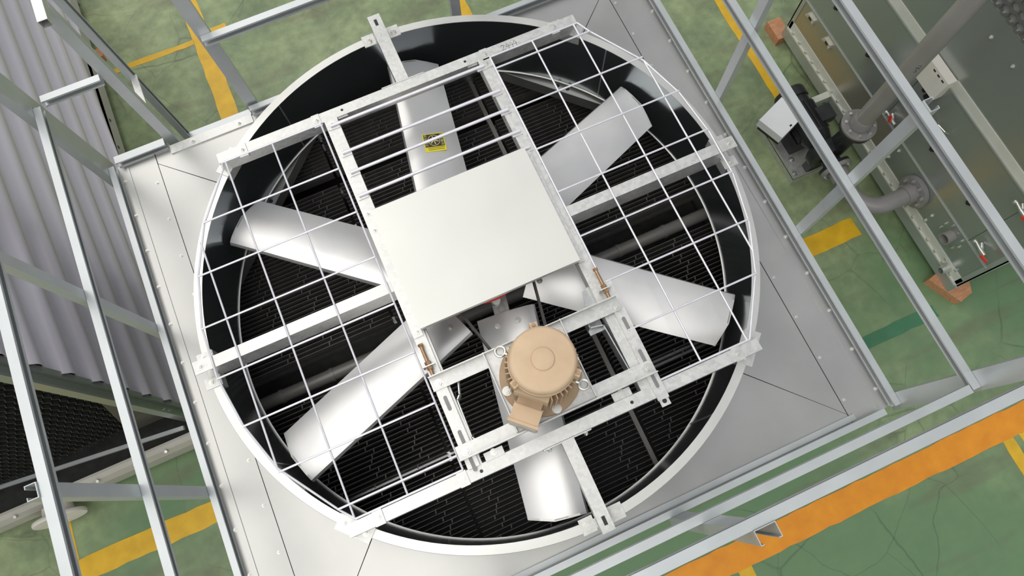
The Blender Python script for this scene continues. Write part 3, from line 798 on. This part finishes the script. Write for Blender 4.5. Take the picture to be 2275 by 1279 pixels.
# moulded white basin with rounded edge
bp = [(0, 0), (.06, 0), (.075, .03), (.075, .20), (.05, .27), (.02, .30), (.0, .30), (.0, .26)]
part('basin_edge', MB().extrude([(a, b) for a, b in bp], (-5.8, .24, -2.25), (-2.44, .24, -2.25), (0, -1, 0), (0, 0, 1)), 'frp_white', nb)
part('basin_edge', MB().extrude([(a, b) for a, b in bp], (-2.47, .24, -2.25), (-2.47, 5.2, -2.25), (1, 0, 0), (0, 0, 1)), 'frp_white', nb)
part('basin_floor', MB().box(-5.8, -2.44, .24, 5.2, -2.27, -2.24), 'black_fill', nb)
for x in (-2.7, -2.95, -3.25, -3.9, -4.2): part('basin_bolt', MB().cyl((x, .185, -1.995), (x, .175, -1.965), .012, 8), 'bolt_zinc', nb)
for y in (2.7, 3.0, 3.3, 3.7, 4.1): part('basin_hole', MB().cyl((-2.395, y, -2.10), (-2.392, y, -2.10), .016, 10), 'black_plastic', nb)
part('foot_frame', MB().box(-5.8, -2.42, .26, .34, FZ + .0, -2.27).box(-5.8, -2.42, 4.9, 5.0, FZ, -2.27), 'base_grey', nb)
pf = part('pipe_flange', MB().lathe([(.07, 0), (.185, 0), (.19, .01), (.19, .026), (.185, .034), (.115, .034), (.105, .12), (.07, .12)], (0, 0, 0), 40, closed=True).xf(Matrix.Translation((-3.66, .04, -2.10)) @ Matrix.Rotation(-PI / 2, 4, 'X')), 'white_plastic', nb, label='white round pipe flange')
wd = solo('timber_block', MB().box(-2.42, -2.34, 4.16, 4.26, FZ, FZ + .075), 'wood', 'small reddish wood block beside the basin of the corrugated tower', 'wood block', (-2.38, 4.21, FZ))

# ------------------------------------------------------------------ grey green tank unit on the right
TX = 3.76
rt = thing('water_cooling_unit', 'grey green sheet metal cooling unit on timber blocks at the right', 'cooling unit', (4.8, .2, FZ + .1))
Y0, Y1 = -1.205, 1.62
part('base_channel', MB().extrude([(0, 0), (.06, 0), (.06, .006), (.006, .006), (.006, .114), (.06, .114), (.06, .12), (0, .12)], (TX - .02, Y0, -2.25), (TX - .02, Y1, -2.25), (1, 0, 0), (0, 0, 1)), 'base_grey', rt)
part('base_channel', MB().box(TX - .02, TX + .05, Y0 - .004, Y0, -2.25, -2.13), 'base_grey', rt)
part('base_channel', MB().box(TX + .05, 6.4, Y0, Y0 + .006, -2.25, -2.13), 'base_grey', rt)
part('base_channel', MB().box(TX + .05, 6.4, Y1 - .006, Y1, -2.25, -2.13), 'base_grey', rt)
part('body', MB().box(TX + .012, 6.4, Y0 + .012, Y1 - .012, -2.13, -.06), 'base_grey', rt)
ls = part('seal_strip', MB().box(TX - .022, TX + .012, Y0 + .02, Y1 - .02, -2.128, -2.112).box(TX - .006, TX + .012, Y0 + .02, Y1 - .02, -2.112, -2.02), 'white_strip', rt)
for k in range(24):
    y = Y1 - .10 - .113 * k
    part('clip', MB().box(TX - .020, TX - .004, y - .018, y + .004, -2.110, -2.095), 'bolt_zinc', ls)
part('lower_panel', MB().box(TX - .0, TX + .012, .06, Y1 - .03, -2.018, -1.713), 'tower_paint_rust', rt)
part('lower_panel', MB().box(TX - .0, TX + .012, Y0 + .03, .056, -2.018, -1.713), 'tower_paint', rt)
part('panel_fold', MB().box(TX - .012, TX + .006, Y0 + .03, Y1 - .03, -1.712, -1.700), 'base_grey', rt)
for a, b in ((Y0 + .03, -.925), (-.920, .30), (.305, Y1 - .03)):
    part('access_panel', MB().box(TX - .003, TX + .012, a, b, -1.698, -.962), 'tower_paint', rt)
part('panel_fold', MB().box(TX - .016, TX + .006, Y0 + .03, Y1 - .03, -.960, -.945), 'base_grey', rt)
part('drip_strip', MB().box(TX - .008, TX + .012, Y0 + .03, Y1 - .03, -.944, -.860), 'white_strip', rt)
part('upper_panel', MB().box(TX - .002, TX + .012, Y0 + .03, Y1 - .03, -.858, -.270), 'tower_paint', rt)
part('corner_angle', MB().box(TX - .006, TX + .05, Y0, Y0 + .012, -2.13, -.06).box(TX - .006, TX, Y0, Y0 + .05, -2.13, -.06), 'base_grey', rt)
part('corner_angle', MB().box(TX - .006, TX + .05, Y1 - .012, Y1, -2.13, -.06).box(TX - .006, TX, Y1 - .05, Y1, -2.13, -.06), 'base_grey', rt)
for ya, yb_ in ((Y0, Y0 + .03), (Y1 - .03, Y1)): part('corner_cap', MB().box(TX - .02, TX + .07, ya, yb_, -2.130, -2.118), 'base_grey', rt)
for k in range(12): sidebolt(rt, (TX - .002, 1.36 - .243 * k, -.435), '-x')
for y, z in ((-.6, -1.90), (-.6, -2.0), (.0, -1.80), (.02, -1.95), (.12, -1.86)): sidebolt(rt, (TX - .001, y, z), '-x')
for y in (1.26, .76, -.18, -.68):
    part('latch', MB().box(TX - .03, TX - .003, y - .022, y + .022, -1.445, -1.40).box(TX - .045, TX - .03, y - .012, y + .012, -1.44, -1.41), 'black_plastic', rt)
for y in (1.43, 1.15):
    lf = part('lifting_lug', MB().box(TX - .022, TX - .0, y - .045, y + .045, -1.80, -1.765), 'bolt_zinc', rt)
    part('lug_slot', MB().box(TX - .024, TX - .0215, y - .02, y + .02, -1.795, -1.77), 'black_plastic', lf)
    for k in (-1, 1): part('lug_bolt', MB().cyl((TX - .035, y + k * .05, -1.785), (TX - .0, y + k * .05, -1.785), .010, 6, smooth=False), 'bolt_zinc', lf)
# honeycomb inlet louvre above the upper panel: comb of hexagon cells
hex_ = MB(); hr = .043
p6 = [(math.cos(PI / 6 + PI / 3 * i), math.sin(PI / 6 + PI / 3 * i)) for i in range(6)]
for i in range(6): 
    j = (i + 1) % 6
    hex_.add([V(x, hr * r * p6[q][0], hr * r * p6[q][1]) for x in (-.03, .03) for r in (1.0, .86) for q in (i, j)],
             [(0, 1, 3, 2), (4, 6, 7, 5), (0, 4, 5, 1), (2, 3, 7, 6)])
HEX = hex_.mesh('honeycomb_cell', 'comb_grey')
part('louvre_back', MB().box(TX + .05, TX + .06, Y0 + .03, Y1 - .03, -.262, .75), 'black_plastic', rt)
dy, dz = hr * math.sqrt(3), hr * 1.5
cnt = 0
for r in range(7):
    for k in range(40):
        y = .58 - k * dy + (dy / 2 if r % 2 else 0)
        if y < Y0 + .08 or cnt >= 290: continue
        inst('honeycomb_cell', HEX, rt, (TX + .02, y, -.225 + dz * r)); cnt += 1
rest = MB()
for r in range(7, 15):
    for k in range(44):
        y = 1.50 - k * dy + (dy / 2 if r % 2 else 0)
        if y > Y0 + .06: rest.add([v + V(TX + .02, y, -.225 + dz * r) for v in hex_.v], hex_.f)
for r in range(7):
    for k in range(16):
        y = .58 + (k + 1) * dy + (dy / 2 if r % 2 else 0)
        if y < Y1 - .06: rest.add([v + V(TX + .02, y, -.225 + dz * r) for v in hex_.v], hex_.f)
part('honeycomb_rest', rest, 'comb_grey', rt, kind='stuff')
part('louvre_sill', MB().box(TX - .0, TX + .06, Y0 + .02, Y1 - .02, -.270, -.258), 'tower_paint', rt)
part('roof_frame', MB().box(TX - .01, 6.4, Y0, Y1, .75, .80), 'base_grey', rt)
# white box on the panel with slots
wb = part('control_box', MB().box(TX - .085, TX - .003, .085, .40, -1.075, -.955).box(TX - .085, TX - .003, .085, .40, -.955, -.86), 'white_plastic', rt, label='white slotted box on the panel')
for k in range(3): part('box_slot', MB().box(TX - .0865, TX - .0845, .12 + .05 * k, .145 + .05 * k, -.895, -.882), 'black_plastic', wb)
part('wire_hook', MB().tube([(TX - .02, .10, -1.30), (TX - .06, .06, -1.27), (TX - .05, -.02, -1.27), (TX - .02, -.04, -1.29)], .005, 6), 'bolt_zinc', rt)
part('wire_hook', MB().tube([(TX - .02, -.05, -1.22), (TX - .06, -.08, -1.19), (TX - .05, -.15, -1.19), (TX - .02, -.17, -1.21)], .005, 6), 'bolt_zinc', rt)
part('cable_gland', MB().cyl((TX - .06, .15, -1.14), (TX - .003, .15, -1.14), .022, 10).cyl((TX - .05, .20, -1.13), (TX - .003, .20, -1.13), .018, 10), 'pump_black', rt)
# stub pipes
def stub(y, z, r, L, mat, nb_, name='pipe_stub'):
    o = part(name, MB().lathe([(r * .82, 0), (r, 0), (r, L), (r * .82, L)], (0, 0, 0), 28, closed=True).xf(Matrix.Translation((TX, y, z)) @ Matrix.Rotation(-PI / 2, 4, 'Y')), mat, rt)
    part('stub_inside', MB().cyl((TX - .004, y, z), (TX - .001, y, z), r * .9, 20), 'black_plastic', o)
    for k in range(nb_):
        a = 2 * PI * k / nb_ + .3
        part('stub_bolt', MB().cyl((TX - .014, y + r * 2.1 * math.cos(a), z + r * 2.1 * math.sin(a)), (TX, y + r * 2.1 * math.cos(a), z + r * 2.1 * math.sin(a)), .010, 6, smooth=False), 'bolt_zinc', o)
stub(-.82, -1.84, .052, .07, 'pvc_riser', 9); stub(-1.03, -2.07, .034, .09, 'bolt_zinc', 3)
# valves with red handles
def valve(y, z, label, ang):
    t = thing('ball_valve', label, 'valve', (TX - .05, y, z - .02), 'small valves on the grey unit')
    part('body', MB().cyl((TX - .01, y + .06, z), (TX - .05, y, z), .014, 10).cyl((TX - .05, y + .03, z), (TX - .05, y - .03, z), .017, 10), 'bolt_zinc', t)
    part('nozzle', MB().cyl((TX - .05, y + .03, z), (TX - .05, y + .09, z + .01), .011, 10).cyl((TX - .05, y + .085, z), (TX - .05, y + .105, z), .017, 8), 'bolt_zinc', t)
    part('handle', MB().obox((TX - .075, y - .055 * math.cos(ang), z + .03 * math.sin(ang)), (0, -math.cos(ang), math.sin(ang)), (1, 0, 0), .035, .006, .012), 'red_paint', t)
valve(-1.05, -1.58, 'small valve with red handle at the near end of the grey unit', .2)
valve(.20, -1.60, 'small valve with red handle between riser pipe and panel', 2.0)
valve(-.95, -1.02, 'small valve on the upper panel by the right picture edge', .4)
# timber blocks
tbk = MB().poly([(3.66, -1.05), (3.80, -1.33), (3.93, -1.30), (3.97, -1.20), (3.80, -1.02)], FZ, FZ + .10)
solo('timber_block', tbk, 'wood', 'clipped orange wood block under the near corner of the grey unit', 'wood block', (3.8, -1.18, FZ), 'timber blocks under the grey unit')
solo('timber_block', MB().box(3.69, 3.83, 1.58, 1.80, FZ, FZ + .10), 'wood', 'pale wood block under the far corner of the grey unit', 'wood block', (3.72, 1.68, FZ), 'timber blocks under the grey unit')
for x, y, lb in ((6.2, -1.1, 'wood block under the rear near corner of the grey unit'), (6.2, 1.5, 'wood block under the rear far corner of the grey unit')):
    solo('timber_block', MB().box(x - .1, x + .1, y - .12, y + .12, FZ, FZ + .10), 'wood', lb, 'wood block', (x, y, FZ), 'timber blocks under the grey unit')

# ------------------------------------------------------------------ pump set, riser and suction pipe
RX, RY = 3.385, .262
pu = thing('water_pump', 'black water pump with grey control box on a metal skid', 'pump', (3.30, .55, FZ))
part('skid', MB().box(3.08, 3.50, .25, .90, FZ + .08, FZ + .09).box(3.08, 3.086, .25, .90, FZ, FZ + .12).box(3.494, 3.50, .25, .90, FZ, FZ + .12).box(3.086, 3.494, .25, .256, FZ, FZ + .12).box(3.086, 3.494, .894, .90, FZ, FZ + .12), 'hot_dip', pu)
PZ = -1.97
part('motor_body', MB().cyl((3.30, .46, PZ), (3.30, .86, PZ), .125, 28), 'pump_black', pu)
for k in range(20):
    a = 2 * PI * k / 20
    part('cooling_rib', MB().obox((3.30 + .13 * math.cos(a), .62, PZ + .13 * math.sin(a)), (math.cos(a), 0, math.sin(a)), (0, 1, 0), .014, .14, .003), 'pump_black', pu)
part('fan_cover', MB().lathe([(.0, .0), (.13, 0), (.14, .02), (.14, .10), (.0, .10)], (0, 0, 0), 28).xf(Matrix.Translation((3.30, .93, PZ)) @ Matrix.Rotation(PI / 2, 4, 'X')), 'pump_black', pu)
part('motor_foot', MB().box(3.17, 3.43, .48, .82, FZ + .09, PZ - .10), 'pump_black', pu)
part('lantern', MB().cyl((3.30, .36, PZ), (3.30, .46, PZ), .10, 24, .13), 'pump_black', pu)
part('volute', MB().lathe([(.0, .0), (.13, .0), (.165, .03), (.165, .10), (.13, .13), (.0, .13)], (0, 0, 0), 36).xf(Matrix.Translation((3.30, .36, PZ)) @ Matrix.Rotation(PI / 2, 4, 'X')), 'pump_black', pu)
part('volute_foot', MB().box(3.22, 3.38, .26, .34, FZ + .09, PZ - .10), 'pump_black', pu)
part('discharge_neck', MB().cyl((RX - .01, .285, PZ + .02), (RX, RY, -1.56), .085, 24, .075), 'pump_black', pu)
part('discharge_flange', MB().cyl((RX, RY, -1.565), (RX, RY, -1.535), .142, 36), 'pump_black', pu)
part('suction_neck', MB().cyl((3.30, .24, PZ), (3.30, .155, PZ), .08, 24), 'pump_black', pu)
part('suction_flange', MB().cyl((3.30, .155, PZ), (3.30, .13, PZ), .135, 36), 'pump_black', pu)
cbx = part('control_box', MB().obox((3.06, .70, -1.90), V(.93, .37, 0), V(-.37, .93, 0), .155, .125, .045), 'pump_box', pu, label='light grey control box')
part('box_body', MB().obox((3.08, .70, -1.985), V(.93, .37, 0), V(-.37, .93, 0), .145, .115, .038), 'pump_black', cbx)
part('box_mark', MB().obox((3.09, .60, -1.8545), V(.93, .37, 0), V(-.37, .93, 0), .012, .008, .0006), 'pump_black', cbx)
part('terminal_block', MB().box(3.36, 3.50, .52, .66, PZ + .02, PZ + .12), 'pump_black', pu)
for x, y in ((3.12, .30), (3.12, .85), (3.46, .85), (3.17, .43)): inst('bolt', BOLT_BIG, pu, (x, y, FZ + .09))
part('tie_bracket', MB().box(3.50, TX - .02, .80, .86, -2.20, -2.13), 'white_strip', pu)

rp = thing('riser_pipe', 'tall grey riser pipe standing on the pump, flanged at its foot', 'pipe', (RX, RY, -1.535))
part('pipe', MB().cyl((RX, RY, -1.53), (RX, RY, 1.6), .071, 40), 'pvc_riser', rp)
part('socket', MB().lathe([(.071, -1.40), (.079, -1.41), (.086, -1.50), (.071, -1.505)], (RX, RY, 0), 40, closed=True), 'pvc_grey', rp)
rf = part('flange', MB().lathe([(.071, -1.534), (.140, -1.534), (.142, -1.53), (.142, -1.508), (.138, -1.504), (.071, -1.504)], (RX, RY, 0), 40, closed=True), 'pvc_grey', rp)
for k in range(8):
    a = 2 * PI * k / 8 + .2
    part('flange_bolt', MB().cyl((RX + .113 * math.cos(a), RY + .113 * math.sin(a), -1.504), (RX + .113 * math.cos(a), RY + .113 * math.sin(a), -1.488), .014, 6, smooth=False), 'bolt_zinc', rf)
# marker writing on the pipe, reading up the pipe
def pipe_ink(x, y):
    a = math.radians(232) + (y - .5) * .30
    return V(RX + .0715 * math.cos(a), RY + .0715 * math.sin(a), -.66 + x * .045)
wr = [[(0, .1), (.05, .9), (.2, .6), (.35, .9), (.5, .6), (.6, .1)], [(1.25, 1), (.9, 1), (.9, .6), (1.2, .55), (1.2, .1), (.85, .05)], [(1.5, .85), (1.7, 1), (1.65, 0)]]
strokes('ink_mark', rp, wr, 'ink', pipe_ink, .0022)

sp = thing('suction_pipe', 'grey elbow pipe from the pump into the side of the grey unit', 'pipe', (3.40, -.2, -2.05))
EY = -.355
pts = [V(3.30, .10, PZ), V(3.30, EY + .19, PZ)]
for i in range(1, 9):
    a = PI / 2 * i / 8
    pts.append(V(3.30 + .19 * (1 - math.cos(a)), EY + .19 * (1 - math.sin(a)), PZ + (.08 * i / 8)))
pts.append(V(TX - .03, EY, PZ + .08))
part('pipe', MB().tube(pts, .073, 32), 'pvc_grey', sp)
part('socket', MB().cyl((TX - .13, EY, PZ + .08), (TX - .04, EY, PZ + .08), .083, 32), 'pvc_grey', sp)
part('socket', MB().cyl((3.30, .09, PZ), (3.30, .0, PZ), .083, 32), 'pvc_grey', sp)
f1 = part('pump_flange', MB().cyl((3.30, .128, PZ), (3.30, .095, PZ), .135, 36), 'pvc_grey', sp)
f2 = part('wall_flange', MB().cyl((TX - .045, EY, PZ + .08), (TX - .004, EY, PZ + .08), .145, 40), 'pvc_grey', sp)
for k in range(8):
    a = 2 * PI * k / 8 + .2; c, s = math.cos(a) * .112, math.sin(a) * .112
    part('flange_bolt', MB().cyl((3.30 + c, .08, PZ + s), (3.30 + c, .097, PZ + s), .013, 6, smooth=False), 'bolt_zinc', f1)
    part('flange_bolt', MB().cyl((TX - .062, EY + c, PZ + .08 + s), (TX - .045, EY + c, PZ + .08 + s), .013, 6, smooth=False), 'bolt_zinc', f2)
